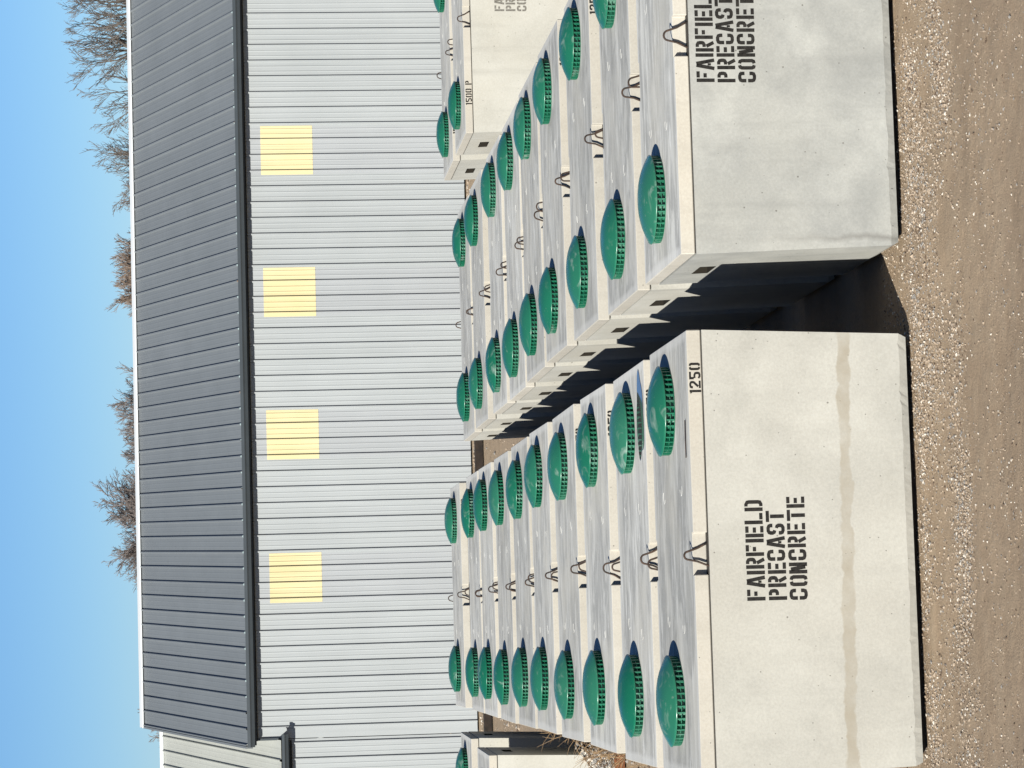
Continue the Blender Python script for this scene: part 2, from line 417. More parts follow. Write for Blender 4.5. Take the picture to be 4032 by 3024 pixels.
# ------------------------------------------------------------------ stencil letters
def strip(pts, w):
    """mitred flat ribbon along a polyline; returns left and right border"""
    P = [Vector((a, b)) for a, b in pts]; L, Rr = [], []
    for i, p in enumerate(P):
        if i == 0: d = (P[1]-P[0]).normalized(); n = Vector((-d.y, d.x)); k = 1
        elif i == len(P)-1: d = (P[-1]-P[-2]).normalized(); n = Vector((-d.y, d.x)); k = 1
        else:
            d1 = (P[i]-P[i-1]).normalized(); d2_ = (P[i+1]-P[i]).normalized()
            n1 = Vector((-d1.y, d1.x)); n2 = Vector((-d2_.y, d2_.x)); n = (n1+n2).normalized(); k = 1/max(0.5, n.dot(n1))
        L.append(p+n*w*0.5*k); Rr.append(p-n*w*0.5*k)
    return L, Rr
_l, _r, _t, _b, _m, _w = .09, .47, .91, .09, .5, .56
_bowl = [(_l+.16,_t),(_r-.1,_t),(_r-.02,_t-.05),(_r,_t-.14),(_r,_m+.15),(_r-.02,_m+.08),(_r-.1,_m+.03),(_l+.16,_m+.03)]
_ct = [(_r,_t-.27),(_r,_t-.13),(_r-.03,_t-.04),(_r-.12,_t),(_l+.12,_t),(_l+.03,_t-.04),(_l,_t-.13),(_l,_m+.05)]
_O = [[(_l+.14,_t),(_l+.04,_t-.03),(_l,_t-.13),(_l,_b+.13),(_l+.04,_b+.03),(_l+.14,_b)], [(_r-.14,_t),(_r-.04,_t-.03),(_r,_t-.13),(_r,_b+.13),(_r-.04,_b+.03),(_r-.14,_b)]]
_V = [(_l,0),(_l,1)]
GL = {'F': [_V, [(_l+.15,_t),(_w,_t)], [(_l+.15,_m+.02),(_w-.1,_m+.02)]],
 'A': [[(.06,0),(.235,1)], [(.325,1),(.50,0)], [(.225,.28),(.335,.28)]],
 'I': [_V],
 'R': [_V, _bowl, [(_l+.2,_m-.1),(_r+.01,0)]],
 'E': [_V, [(_l+.15,_t),(_w,_t)], [(_l+.15,_m),(_w-.06,_m)], [(_l+.15,_b),(_w,_b)]],
 'L': [_V, [(_l+.15,_b),(_w,_b)]],
 'D': [_V, [(_l+.16,_t),(_r-.12,_t),(_r-.02,_t-.06),(_r,_t-.16),(_r,_b+.16),(_r-.02,_b+.06),(_r-.12,_b),(_l+.16,_b)]],
 'P': [_V, _bowl],
 'C': [_ct, [(a,1-b) for a,b in _ct]],
 'S': [[(_r,_t-.24),(_r,_t-.12),(_r-.03,_t-.04),(_r-.12,_t),(_l+.12,_t),(_l+.03,_t-.05),(_l,_t-.14),(_l,_m+.16),(_l+.04,_m+.08),(_l+.13,_m+.05)],
       [(_l,_b+.24),(_l,_b+.12),(_l+.03,_b+.04),(_l+.12,_b),(_r-.12,_b),(_r-.03,_b+.05),(_r,_b+.14),(_r,_m-.16),(_r-.04,_m-.08),(_r-.13,_m-.05)]],
 'T': [[(0,_t),(_w,_t)], [(_w/2,_t-.15),(_w/2,0)]],
 'O': _O, '0': _O,
 'N': [_V, [(_r,0),(_r,1)], [(_l+.135,.90),(_r-.135,.10)]],
 '1': [[(.27,0),(.27,1)], [(.13,.84),(.20,.90)]],
 '2': [[(_l,_t-.22),(_l,_t-.11),(_l+.04,_t-.03),(_l+.13,_t),(_r-.12,_t),(_r-.03,_t-.05),(_r,_t-.15),(_r-.02,_m+.1),(_l+.05,_b+.14)], [(0.02,_b),(_w,_b)]],
 '5': [[(_w,_t),(_l,_t),(_l,_m+.1)], [(_l,_m+.03),(_r-.14,_m+.03),(_r-.03,_m-.03),(_r,_m-.14),(_r,_b+.13),(_r-.03,_b+.04),(_r-.12,_b),(_l+.12,_b),(_l,_b+.1)]]}
def lettering(name, text, x0, z0, cap, adv, surf, mat, jig=0.0, seed=1, stroke=0.165):
    """flat paint a hair proud of a face; surf(x, z) gives the point on it"""
    mb = MB(); rn = random.Random(seed); x = x0
    sx = adv*0.84/0.56
    for ch in text:
        if ch == ' ': x += adv*0.7; continue
        dz = rn.uniform(-jig, jig); dx = rn.uniform(-jig, jig)
        for st in GL[ch]:
            L, Rr = strip(st, stroke)
            vs = []
            for a, b_ in zip(L, Rr):
                for q in (a, b_):
                    vs.append(surf(x+dx+q.x*sx, z0+dz+q.y*cap))
            mb.add(vs, [(2*i+1, 2*i+3, 2*i+2, 2*i) for i in range(len(L)-1)])
        x += adv*(0.42 if ch == 'I' else 0.72 if ch == '1' else 1.0)
    return mb.mesh(name, mat)

# ------------------------------------------------------------------ concrete septic tanks
W, D, H, LID, TAPER = 3.072, 1.69, 1.55, 0.098, 0.049
ZS = H-LID                                    # underside of the lid
def inset(z): 
    t = TAPER*(1-z/ZS)
    return t + (0.022*(1-z/0.055) if z < 0.055 else 0.0)

def face_hole(mb, P, hole=None, depth=None, flip=False):
    """P: function (u,v)->point on a face, u,v in 0..1; hole=(u0,u1,v0,v1); depth=vector inward"""
    us = [0, 1] if not hole else [0, hole[0], hole[1], 1]
    vs_ = [0, 1] if not hole else [0, hole[2], hole[3], 1]
    pts = [P(u, v) for v in vs_ for u in us]; n = len(us); fs = []
    for j in range(len(vs_)-1):
        for i in range(n-1):
            if hole and i == 1 and j == 1: continue
            fs.append((j*n+i, j*n+i+1, (j+1)*n+i+1, (j+1)*n+i))
    mb.add(pts, [f[::-1] for f in fs] if flip else fs)
    if hole:
        q = [P(hole[0], hole[2]), P(hole[1], hole[2]), P(hole[1], hole[3]), P(hole[0], hole[3])]
        q = [Vector(a) for a in q]; r_ = [a+Vector(depth) for a in q]
        fs = [(0, 1, 5, 4), (1, 2, 6, 5), (2, 3, 7, 6), (3, 0, 4, 7)]
        mb.add(q+r_, [f[::-1] for f in fs] if not flip else fs, 1)
        mb.add(r_, [(0, 1, 2, 3)] if not flip else [(3, 2, 1, 0)], 1)

def body_mesh(name, mat, ragged=0):
    mb = MB(); zs = [0.0, 0.055, ZS-0.008]
    def ring(z):
        i = inset(z); return (i, W-i, i, D-i)
    for k in range(2):
        z0, z1 = zs[k], zs[k+1]; a, b_ = ring(z0), ring(z1)
        def L(p, q, t): return tuple(p[i]+(q[i]-p[i])*t for i in range(3))
        def quad(c00, c10, c01, c11):
            return lambda u, v: L(L(c00, c10, u), L(c01, c11, u), v)
        hole = None
        if k == 1:
            hv = ((1.178-z0)/(z1-z0), (1.298-z0)/(z1-z0)); hole = (0.43, 0.66, hv[0], hv[1])
        if ragged:
            rr_ = random.Random(ragged); n_ = 90; lip = []
            for i in range(n_+1):
                u = i/n_; z = 0.055
                if 0 < i < n_: z += 0.010*mnoise.noise(Vector((u*14, ragged, 0)))+0.006*mnoise.noise(Vector((u*60, ragged, 3)))+(0.012 if rr_.random() < .06 else 0)
                ii = TAPER*(1-z/ZS); lip.append((inset(0.055)+(W-2*inset(0.055))*u, ii, z))
            if k == 1:
                mb.add(lip+[(b_[1], b_[2], z1), (b_[0], b_[2], z1)], [tuple(range(n_+3))])
            else:
                bot = [(a[0]+(a[1]-a[0])*i/n_, a[2]+(0.004*mnoise.noise(Vector((i*0.5, ragged, 5))) if 0 < i < n_ else 0), z0) for i in range(n_+1)]
                mb.add(bot+lip, [(i, i+1, n_+2+i, n_+1+i) for i in range(n_)])
        else: face_hole(mb, quad((a[0],a[2],z0),(a[1],a[2],z0),(b_[0],b_[2],z1),(b_[1],b_[2],z1)))
        face_hole(mb, quad((a[1],a[3],z0),(a[0],a[3],z0),(b_[1],b_[3],z1),(b_[0],b_[3],z1)))
        face_hole(mb, quad((a[0],a[2],z0),(a[0],a[3],z0),(b_[0],b_[2],z1),(b_[0],b_[3],z1)), hole, (0.22, 0, 0), True)
        face_hole(mb, quad((a[1],a[2],z0),(a[1],a[3],z0),(b_[1],b_[2],z1),(b_[1],b_[3],z1)), hole, (-0.22, 0, 0))
    a = ring(zs[0]); mb.add([(a[0],a[2],0),(a[1],a[2],0),(a[1],a[3],0),(a[0],a[3],0)], [(3,2,1,0)])
    b_ = ring(zs[2]); z = zs[2]; mb.add([(b_[0],b_[2],z),(b_[1],b_[2],z),(b_[1],b_[3],z),(b_[0],b_[3],z)], [(0,1,2,3)])
    me = mb.mesh(name, [mat, M_HOLE])
    bm = bmesh.new(); bm.from_mesh(me)
    bmesh.ops.remove_doubles(bm, verts=bm.verts, dist=0.0005)
    ed = [e for e in bm.edges if len(e.link_faces) == 2 and e.calc_face_angle() > 0.9 and
          all((v.co.x < 0.08 or v.co.x > W-0.08) and (v.co.y < 0.08 or v.co.y > D-0.08) for v in e.verts) and abs(e.verts[0].co.z-e.verts[1].co.z) > 0.3]
    bmesh.ops.bevel(bm, geom=ed, offset=0.012, segments=2, affect='EDGES')
    bm.to_mesh(me); bm.free(); return me

def lid_mesh():
    nw, nd = 0.143, 0.05; c = W/2
    o = [(0,0),(c-nw,0),(c-nw,nd),(c+nw,nd),(c+nw,0),(W,0),(W,D),(c+nw,D),(c+nw,D-nd),(c-nw,D-nd),(c-nw,D),(0,D)]
    bm = prism(o, ZS, H, 0.006)
    me = bpy.data.meshes.new('lid'); bm.normal_update()
    for f in bm.faces: f.material_index = 1 if f.normal.z > 0.95 else 0
    bm.to_mesh(me); bm.free(); me.materials.append(M_EDGE); me.materials.append(M_TOP); return me

def dome_mesh():
    prof = [(0.350, 0.066), (0.356, 0.070), (0.354, 0.077), (0.335, 0.086)]
    for k in range(1, 9):
        a = k/8; r_ = 0.335*(1-a); prof.append((max(r_, 0.0), 0.084+0.076*(1-(1-a)**2.5)))
    n = 48; vs = []; fs = []
    for r_, z in prof[:-1]:
        vs += [(r_*math.cos(2*math.pi*k/n), r_*math.sin(2*math.pi*k/n), z) for k in range(n)]
    vs.append((0, 0, prof[-1][1])); top = len(vs)-1
    for i in range(len(prof)-2):
        for k in range(n): fs.append((i*n+k, i*n+(k+1) % n, (i+1)*n+(k+1) % n, (i+1)*n+k))
    i = len(prof)-2
    fs += [(i*n+k, i*n+(k+1) % n, top) for k in range(n)]
    fs.append(tuple(range(n-1, -1, -1)))
    me = mk('riser_cover', vs, fs, M_GREEN, smooth=True); return me

def rim_mesh():
    mb = MB(); n = 48
    def ring(r0, r1, z0, z1):
        vs = []
        for r_, z in ((r0, z0), (r1, z0), (r1, z1), (r0, z1)):
            vs += [(r_*math.cos(2*math.pi*k/n), r_*math.sin(2*math.pi*k/n), z) for k in range(n)]
        fs = [(j*n+k, j*n+(k+1) % n, ((j+1) % 4)*n+(k+1) % n, ((j+1) % 4)*n+k) for j in range(4) for k in range(n)]
        mb.add(vs, fs)
    ring(0.29, 0.308, 0.0, 0.066); ring(0.308, 0.338, 0.031, 0.036); ring(0.308, 0.345, 0.0, 0.005)
    for k in range(44):
        a = 2*math.pi*k/44; ca, sa = math.cos(a), math.sin(a); hw = 0.0054
        vs = []
        for z in (0.006, 0.0655):
            for r_, t in ((0.306, -hw), (0.347, -hw), (0.347, hw), (0.306, hw)):
                vs.append((r_*ca-t*sa, r_*sa+t*ca, z))
        mb.add(vs, [(0,3,2,1),(4,5,6,7),(0,1,5,4),(1,2,6,5),(2,3,7,6),(3,0,4,7)])
    return mb.mesh('ribbed_rim', M_GREEN)

def loop_mesh(seed):
    rn = random.Random(seed); c = 0.0; pts = []
    hw = 0.088+rn.uniform(-.01, .01); hgt = 0.205+rn.uniform(-.025, .015); sk = rn.uniform(-.012, .012)
    hgt = 0.195+rn.uniform(-.03, .012); ra = 0.030+rn.uniform(-.006, .008); ap = rn.uniform(-.02, .02)
    al = math.atan2(hw-ra, hgt-ra)                       # slant of the two legs
    pts = [(-hw, 0, 0), (-hw*0.78+ap*.2, rn.uniform(-.008, .008), hgt*0.24), (-hw*0.55+ap*.5, 0.004, hgt*0.48)]
    for k in range(9):
        a = math.pi-al*0.6-(math.pi-1.2*al)*k/8
        pts.append((ap+ra*1.1*math.cos(a), 0.006, hgt-ra+ra*math.sin(a)))
    pts += [(hw*0.55+ap*.5, 0.002, hgt*0.48), (hw*0.80+ap*.2, rn.uniform(-.008, .008), hgt*0.22), (hw, 0, 0)]
    mb = MB(); mb.tube(pts, 0.0074, 7); return mb.mesh('lifting_loop', M_ROD, True)

def pocket_mesh():
    mb = MB(); pts = [(0.042*math.cos(a), 0.042*math.sin(a), 0.0) for a in [math.radians(40+i*15) for i in range(17)]]
    mb.tube(pts, [0.002]+[0.0045]*15+[0.002], 6); return mb.mesh('lifting_pocket', M_TOP, True)

ME_BODY = body_mesh('body', M_CONC); ME_LID = lid_mesh(); ME_DOME = dome_mesh(); ME_RIM = rim_mesh()
ME_BODY_ST = body_mesh('body', M_STAIN, 3); ME_BODY_GR = body_mesh('body', M_GREYC, 8)
ME_LOOP = [loop_mesh(s) for s in range(5)]; ME_POCK = pocket_mesh()
mb = MB(); mb.box((0.012, 0.012, ZS-0.0085), (W-0.012, D-0.012, ZS+0.0005)); ME_SEAL = mb.mesh('lid_sealant', M_SEAL)
mb = MB(); mb.box((0.12, 0, -0.03), (W-0.12, 0.14, 0.052)); ME_SKID = mb.mesh('skid', M_WOOD)
front_lid = lambda x, z: (x, -0.0022, z)
ME_1250 = [lettering('lid_number', '1250', 2.622, ZS+0.009, 0.080, 0.062, front_lid, M_INK, 0.001, s) for s in (1, 2)]
ME_1500 = lettering('lid_number', '1500', 0.36, ZS+0.008, 0.082, 0.062, front_lid, M_INK, 0.001, 4)
ME_P = lettering('lid_letter', 'P', 0.632, ZS+0.008, 0.082, 0.062, front_lid, M_INK, 0.001, 5)
def front_body(x, z): return (x, inset(z)-0.0022, z)
def stencil(x0, ztop, mat, seed):
    cap, pitch = 0.127, 0.148
    return [lettering('stencil_lettering', t, x0, ztop-cap-i*pitch, cap, 0.0895, front_body, mat, 0.002, seed+i, 0.18)
            for i, t in enumerate(('FAIRFIELD', 'PRECAST', 'CONCRETE'))]

trng = random.Random(5)
def tank(x, y, label, group, me_body=ME_BODY, text=None, number=ME_1250, rz=0.0, dz=0.0, lidnum=True, domes=(0.520, 2.572)):
    t = empty('septic_tank', (x, y, 0.035+dz), label, 'septic tank', group, rz)
    b = mesh_obj('body', me_body, t)
    if text:
        for me in text: mesh_obj('stencil_lettering', me, b)
    mesh_obj('lid_sealant', ME_SEAL, t)
    l = mesh_obj('lid', ME_LID, t); l.location = (trng.uniform(-.006, .006), trng.uniform(-.006, .006), 0)
    if lidnum: mesh_obj('lid_number', number if not isinstance(number, list) else trng.choice(number), l)
    for px, py in ((1.02, 0.50), (1.06, 1.22), (1.97, 0.44), (2.0, 1.22)):
        p_ = mesh_obj('lifting_pocket', ME_POCK, l, (px+trng.uniform(-.03, .03), py+trng.uniform(-.03, .03), H-0.0022))
        p_.rotation_euler.z = trng.uniform(-.8, .8)
    for dx in domes:
        d = mesh_obj('riser_cover', ME_DOME, t, (dx+trng.uniform(-.015, .015), 0.885+trng.uniform(-.015, .015), H))
        d.rotation_euler = (trng.uniform(-.012, .012), trng.uniform(-.012, .012), trng.uniform(0, 6.28)); d.scale = (0.915, 0.915, 0.93)
        mesh_obj('ribbed_rim', ME_RIM, d)
    for ly, s in ((0.024, 1), (D-0.024, -1)):
        lo = mesh_obj('lifting_loop', trng.choice(ME_LOOP), t, (W/2+trng.uniform(-.03, .03), ly, ZS-0.012))
        lo.rotation_euler = (trng.uniform(-.12, .12), 0, trng.uniform(-.15, .15))
    for sy in (0.22, D-0.36): mesh_obj('skid', ME_SKID, t, (0, sy, -0.045-dz))
    return t

ORD = ['front', 'second', 'third', 'fourth', 'fifth', 'sixth', 'seventh', 'eighth', 'ninth']
LY = [0.0, 2.0, 4.22, 6.38, 8.52, 10.45, 12.54, 14.64, 16.5]
LX = [0.0, 0.0, 0.02, 0.03, 0.03, 0.02, 0.01, 0.02, 0.02]
for i, (y, dx) in enumerate(zip(LY, LX)):
    if i == 0:
        tank(-W, y, 'cream concrete tank with black lettering and a brown stain band, nearest of the left row', 'tanks of the left row', ME_BODY_ST,
             stencil(1.205, 1.190, M_INK, 20), ME_1250[0])
    else:
        tank(-W+dx, y, f'concrete tank with two green domes, {ORD[i]} from the front in the left row', 'tanks of the left row', rz=trng.uniform(-.006, .006))
RX0, RYS = 0.535, [0.085, 2.18, 4.48, 6.72, 8.57, 10.42, 12.42, 14.8, 16.7]
RXD = [0.0, 0.012, 0.05, 0.06, 0.045, 0.01, 0.005, 0.01, 0.0]
for i, (y, dx) in enumerate(zip(RYS, RXD)):
    if i == 0:
        tank(RX0, y, 'greyish pitted concrete tank with black lettering under its lid, nearest of the right row', 'tanks of the right row', ME_BODY_GR,
             stencil(1.205, 1.400, M_INK, 40), ME_1250[0])
    else:
        tank(RX0+dx, y, f'concrete tank with two green domes, {ORD[i]} from the front in the right row', 'tanks of the right row', rz=trng.uniform(-.004, .004))
tank(-W+0.03, 19.3, 'concrete tank standing apart behind the left row, closest to the grey building', 'tanks of the left row')
rr1 = tank(4.42, 16.75, 'cream concrete tank marked 1500 P on its lid, behind the right row', 'tanks at the far right', ME_BODY,
     stencil(1.60, 1.13, M_INK2, 60), ME_1500)
mesh_obj('lid_letter', ME_P, [c for c in rr1.children if c.name.startswith('lid') and 'sealant' not in c.name][0])
tank(4.42, 18.85, 'concrete tank marked 1500, hindmost tank at the far right', 'tanks at the far right', ME_BODY, None, ME_1500)
tank(-W-3.55, 16.0, 'concrete tank with shaded side at the far left, nearer of the two there', 'tanks at the far left', rz=-0.02, lidnum=False, domes=(0.42, 2.44))
tank(-W-3.43, 18.6, 'concrete tank with shaded side at the far left, farther of the two there', 'tanks at the far left', rz=-0.02, lidnum=False)

# ------------------------------------------------------------------ the metal building
WB = math.atan(-0.04)                                   # the building stands at a slight angle to the rows
bld = empty('metal_building', (0, 35.46, 0), 'long light grey metal building with slate roof and four yellow wall panels', 'building', rz=WB)
ann = empty('building_annex', (-4.1, 35.46+0.164, 0), 'lower metal annex with pale roof at the left end of the grey building', 'building', rz=WB)
RP = 0.3083; SW = 3*RP
def profile(width, first=0.06, rib_h=0.035, minor=0.004):
    """cross section of ribbed sheet: list of (x, height)"""
    p = [(0.0, 0.0)]; x = first
    while x < width-0.02:
        p += [(x-0.026, 0), (x-0.012, rib_h), (x+0.012, rib_h), (x+0.026, 0)]
        for q in (0.105, 0.205):
            xm = x+q
            if xm+0.02 < width: p += [(xm-0.014, 0), (xm-0.006, minor), (xm+0.006, minor), (xm+0.014, 0)]
        x += RP
    p.append((width, 0.0))
    out = []
    for a in p:
        if 0 <= a[0] <= width and (not out or a[0] > out[-1][0]+1e-5): out.append(a)
    return out
_pc = {}
def sheet(name, width, A, B, nrm, mat, first=0.06, thick=0.004):
    """ribbed sheet from edge A to edge B (3-vectors along the run); local x across; nrm outward"""
    key = (round(width, 3), tuple(round(c, 3) for c in (*A, *B)), mat.name, round(first, 3))
    if key in _pc: return _pc[key]
    pr = profile(width, first, minor=0.0015 if 'roof' in name else 0.009 if 'panel' in name else 0.005); mb = MB(); n = len(pr); A, B, nrm = Vector(A), Vector(B), Vector(nrm)
    vs = []
    for E in (A, B):
        for x, h in pr: vs.append(E+Vector((x, 0, 0))+nrm*h)
    for E in (A, B):
        for x, h in pr: vs.append(E+Vector((x, 0, 0))+nrm*(h-thick))
    fs = []
    for i in range(n-1):
        fs.append((i, i+1, n+i+1, n+i)); fs.append((2*n+i+1, 2*n+i, 3*n+i, 3*n+i+1))
        fs.append((i+1, i, 2*n+i, 2*n+i+1)); fs.append((n+i, n+i+1, 3*n+i+1, 3*n+i))
    fs += [(0, n, 3*n, 2*n), (n-1, 3*n-1, 4*n-1, 2*n-1)]
    mb.add(vs, fs); _pc[key] = mb.mesh(name, mat); return _pc[key]

X0 = -1.336; WTOP = 4.36; EAVE_Z, SL = 4.47, math.tan(R(18.43)); OV = 0.24; RUN = 6.62
def wall_sheet(parent, x, w, z0, z1, mat, first=0.06, name='wall_sheet', dy=0.0):
    return mesh_obj(name, sheet(name, w, (0, 0, z0), (0, 0, z1), (0, -1, 0), mat, first), parent, (x, dy, 0))
YCOLS = {0, 3, 6, 9}
xL = -3.961
wall_sheet(bld, xL, X0-2*SW-xL, 0.02, WTOP, M_WALL, first=(X0-3*SW+0.06-xL) % RP)
for k in range(-2, 20):
    x = X0+k*SW
    if k in YCOLS:
        wall_sheet(bld, x, SW, 0.02, 2.995, M_WALL2); wall_sheet(bld, x, SW, 3.975, WTOP, M_WALL2)
        wall_sheet(bld, x-0.012, SW+0.034, 2.975, 3.985, M_YEL, 0.072, 'translucent_panel', -0.004)
    else:
        wall_sheet(bld, x, SW, 0.02, WTOP, M_WALL)
XE = X0+20*SW
# roof sheets
EA = (0, -OV, EAVE_Z); RI = (0, -OV+RUN, EAVE_Z+RUN*SL); RN = Vector((0, -SL, 1)).normalized()
def roof_sheet(parent, x, w, A, B, mat, first=0.06):
    return mesh_obj('roof_sheet', sheet('roof_sheet', w, A, B, RN, mat, first), parent, (x, 0, 0))
xR = -4.075
roof_sheet(bld, xR, X0-2*SW-xR, EA, RI, M_ROOF, first=(X0-3*SW+0.06-xR) % RP)
for k in range(-2, 20): roof_sheet(bld, X0+k*SW, SW, EA, RI, M_ROOF)
def gutter(parent, x0, x1, y, ztop, h=0.125, d=0.115):
    pr = [(0, 0), (0, -h), (-d*0.62, -h), (-d*0.80, -h*0.62), (-d, -h*0.40), (-d, 0), (-d+0.012, 0), (-d+0.012, -h*0.33), (-0.012, -h+0.012), (-0.012, 0)]
    n = len(pr); vs = [(x, y+a, ztop+b_) for x in (x0, x1) for a, b_ in pr]
    fs = [(i, (i+1) % n, n+(i+1) % n, n+i) for i in range(n)]
    fs = [f[::-1] for f in fs] + [tuple(range(n)), tuple(range(2*n-1, n-1, -1))]
    return mesh_obj('gutter', mk('gutter', vs, fs, M_GUT), parent)
gutter(bld, -4.085, XE+0.1, -OV+0.035, EAVE_Z+0.006, 0.145)
mb = MB(); mb.box((-4.06, -OV+0.055, EAVE_Z-0.17), (XE+0.08, -OV+0.075, EAVE_Z-0.022)); mb.box((-4.06, -OV+0.075, EAVE_Z-0.17), (XE+0.08, 0.10, EAVE_Z-0.155))
mesh_obj('fascia', mb.mesh('fascia', M_GUT), bld)
mb = MB(); mb.box((-3.99, -0.066, 4.275), (XE+0.02, -0.046, WTOP)); mesh_obj('eave_shade', mb.mesh('eave_shade', M_EAVE_SHADE), bld)  # black strip added at the wall top to deepen the eave shadow
# ridge cap, rear roof slope, other walls
ry, rz_ = RI[1], RI[2]
mb = MB()
cap = [(-0.16, -0.16*SL+0.045), (0, 0.062), (0.16, -0.16*SL+0.045), (0.16, -0.16*SL+0.030), (0, 0.046), (-0.16, -0.16*SL+0.030)]
vs = [(x, ry+a, rz_+b_) for x in (-4.10, XE+0.1) for a, b_ in cap]; n = 6
mb.add(vs, [(i, n+i, n+(i+1) % n, (i+1) % n) for i in range(n)] + [tuple(range(n)), tuple(range(2*n-1, n-1, -1))])
mb.box((-4.11, ry-0.165, rz_-0.165*SL+0.028), (XE+0.11, ry-0.150, rz_-0.165*SL+0.062))
mesh_obj('ridge_cap', mb.mesh('ridge_cap', M_CAP), bld)
def slab(p, th=0.03):
    p = [Vector(q) for q in p]; n_ = (p[1]-p[0]).cross(p[3]-p[0]).normalized()*th
    m_ = MB(); m_.add(p+[q-n_ for q in p], [(0,1,2,3),(7,6,5,4),(0,4,5,1),(1,5,6,2),(2,6,7,3),(3,7,4,0)]); return m_
mesh_obj('rear_roof', slab([(-4.075, ry+0.01, rz_), (XE, ry+0.01, rz_), (XE, 2*ry+OV+0.2, EAVE_Z), (-4.075, 2*ry+OV+0.2, EAVE_Z)]).mesh('rear_roof', M_ROOF), bld)
def gable(x0, x1, zeave, yr, zr, yb):
    m_ = MB(); pr = [(0.04, 0.0), (yb, 0.0), (yb, zeave), (yr, zr), (0.04, zeave)]
    vs = [(x, y, z) for x in (x0, x1) for y, z in pr]; n_ = 5
    m_.add(vs, [(4,3,2,1,0), tuple(range(5, 10))] + [(i, (i+1) % 5, 5+(i+1) % 5, 5+i) for i in range(5)]); return m_
mesh_obj('gable_wall', gable(-3.955, -3.90, 4.33, ry, rz_-0.12, 2*ry-0.2).mesh('gable_wall', M_WALL), bld)
mesh_obj('gable_wall', gable(XE-0.08, XE-0.02, 4.33, ry, rz_-0.12, 2*ry-0.2).mesh('gable_wall', M_WALL), bld)
mb = MB(); mb.box((-3.9, 2*ry-0.26, 0), (XE-0.08, 2*ry-0.2, 4.3)); mesh_obj('rear_wall', mb.mesh('rear_wall', M_WALL), bld)
mb = MB(); mb.box((-3.985, -0.045, 3.70), (-3.945, 0.035, WTOP-0.02)); mesh_obj('corner_trim', mb.mesh('corner_trim', M_GUT), bld)
# rake trim along the left end of the roof
mb = MB(); A, B = Vector((0, -OV, EAVE_Z)), Vector(RI)
for (xa, xb, h0, h1) in ((-4.115, -4.075, -0.10, 0.034),):
    vs = [Vector((x, E.y, E.z))+RN*h for E in (A, B) for x, h in ((xa, h0), (xb, h0), (xb, h1), (xa, h1))]
    mb.add(vs, [(0,1,2,3),(7,6,5,4),(0,4,5,1),(1,5,6,2),(2,6,7,3),(3,7,4,0)])
mesh_obj('rake_trim', mb.mesh('rake_trim', M_ROOF), bld)
# annex (local x runs from the main building to the left)
AE, ARUN = 3.80, 7.35
for k in range(6):
    x = -0.011-(k+1)*SW
    wall_sheet(ann, x, SW, 0.02, AE-0.1, M_WALL, 0.06, dy=-0.006)
    mesh_obj('roof_sheet', sheet('roof_sheet', SW, (0, -OV, AE+0.04), (0, -OV+ARUN, AE+0.04+ARUN*SL), RN, M_ROOF2, 0.06), ann, (x, 0, 0))
mesh_obj('roof_sheet', sheet('roof_sheet', 0.14, (0, -OV, AE+0.04), (0, -OV+ARUN, AE+0.04+ARUN*SL), RN, M_ROOF2, 0.30), ann, (-0.011, 0, 0))
wall_sheet(ann, -0.011, 0.14, 0.02, AE-0.1, M_WALL, 0.06, dy=-0.010)
gutter(ann, -6*SW-0.1, 0.24, -OV+0.045, AE+0.02)
mb = MB(); mb.box((-6*SW-0.1, -OV+0.055, AE-0.13), (0.10, -OV+0.075, AE+0.02)); mb.box((-6*SW-0.1, -OV+0.075, AE-0.13), (0.10, 0.09, AE-0.115))
mesh_obj('fascia', mb.mesh('fascia', M_GUT), ann)
mb = MB(); mb.box((-6*SW, -0.074, AE-0.175), (0.11, -0.056, AE-0.10)); mesh_obj('eave_shade', mb.mesh('eave_shade', M_EAVE_SHADE), ann)  # same added black strip, darkening the shade under the annex gutter
ay, az = -OV+ARUN, AE+0.04+ARUN*SL
mb = MB(); mb.box((-6*SW, ay-0.12, az-0.03), (0.12, ay+0.12, az+0.05)); mesh_obj('ridge_cap', mb.mesh('ridge_cap', M_CAP), ann)
mesh_obj('rear_roof', slab([(-6*SW, ay+0.12, az), (0.12, ay+0.12, az), (0.12, 2*ay+OV, AE), (-6*SW, 2*ay+OV, AE)]).mesh('rear_roof', M_ROOF2), ann)
mesh_obj('gable_wall', gable(-6*SW, -6*SW+0.05, AE-0.12, ay, az-0.12, 2*ay-0.2).mesh('gable_wall', M_WALL), ann)
mb = MB(); mb.box((-6*SW+0.05, 2*ay-0.26, 0), (0.1, 2*ay-0.2, AE-0.1)); mesh_obj('rear_wall', mb.mesh('rear_wall', M_WALL), ann)

# near-black beams added for the shaded strip near the foot of the wall
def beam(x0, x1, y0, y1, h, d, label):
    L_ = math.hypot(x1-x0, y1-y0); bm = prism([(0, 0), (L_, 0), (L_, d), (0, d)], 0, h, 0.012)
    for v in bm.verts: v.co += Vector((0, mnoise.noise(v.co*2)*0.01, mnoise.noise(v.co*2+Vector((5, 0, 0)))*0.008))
    me = bpy.data.meshes.new('shade_beam'); bm.to_mesh(me); bm.free(); me.materials.append(M_SHADE_BEAM)
    o = mesh_obj('shade_beam', me, None, (x0, y0, 0.0)); o.rotation_euler.z = math.atan2(y1-y0, x1-x0)
    return tag(o, label, 'timber', 'dark beams added along the wall')
beam(-4.6, -1.0, 32.6, 32.75, 0.15, 0.17, 'added dark beam for the shaded strip left of the left tank row, below the wall')
beam(0.0, 3.4, 32.95, 32.9, 0.15, 0.17, 'added dark beam for the shaded strip between the two tank rows, below the wall')

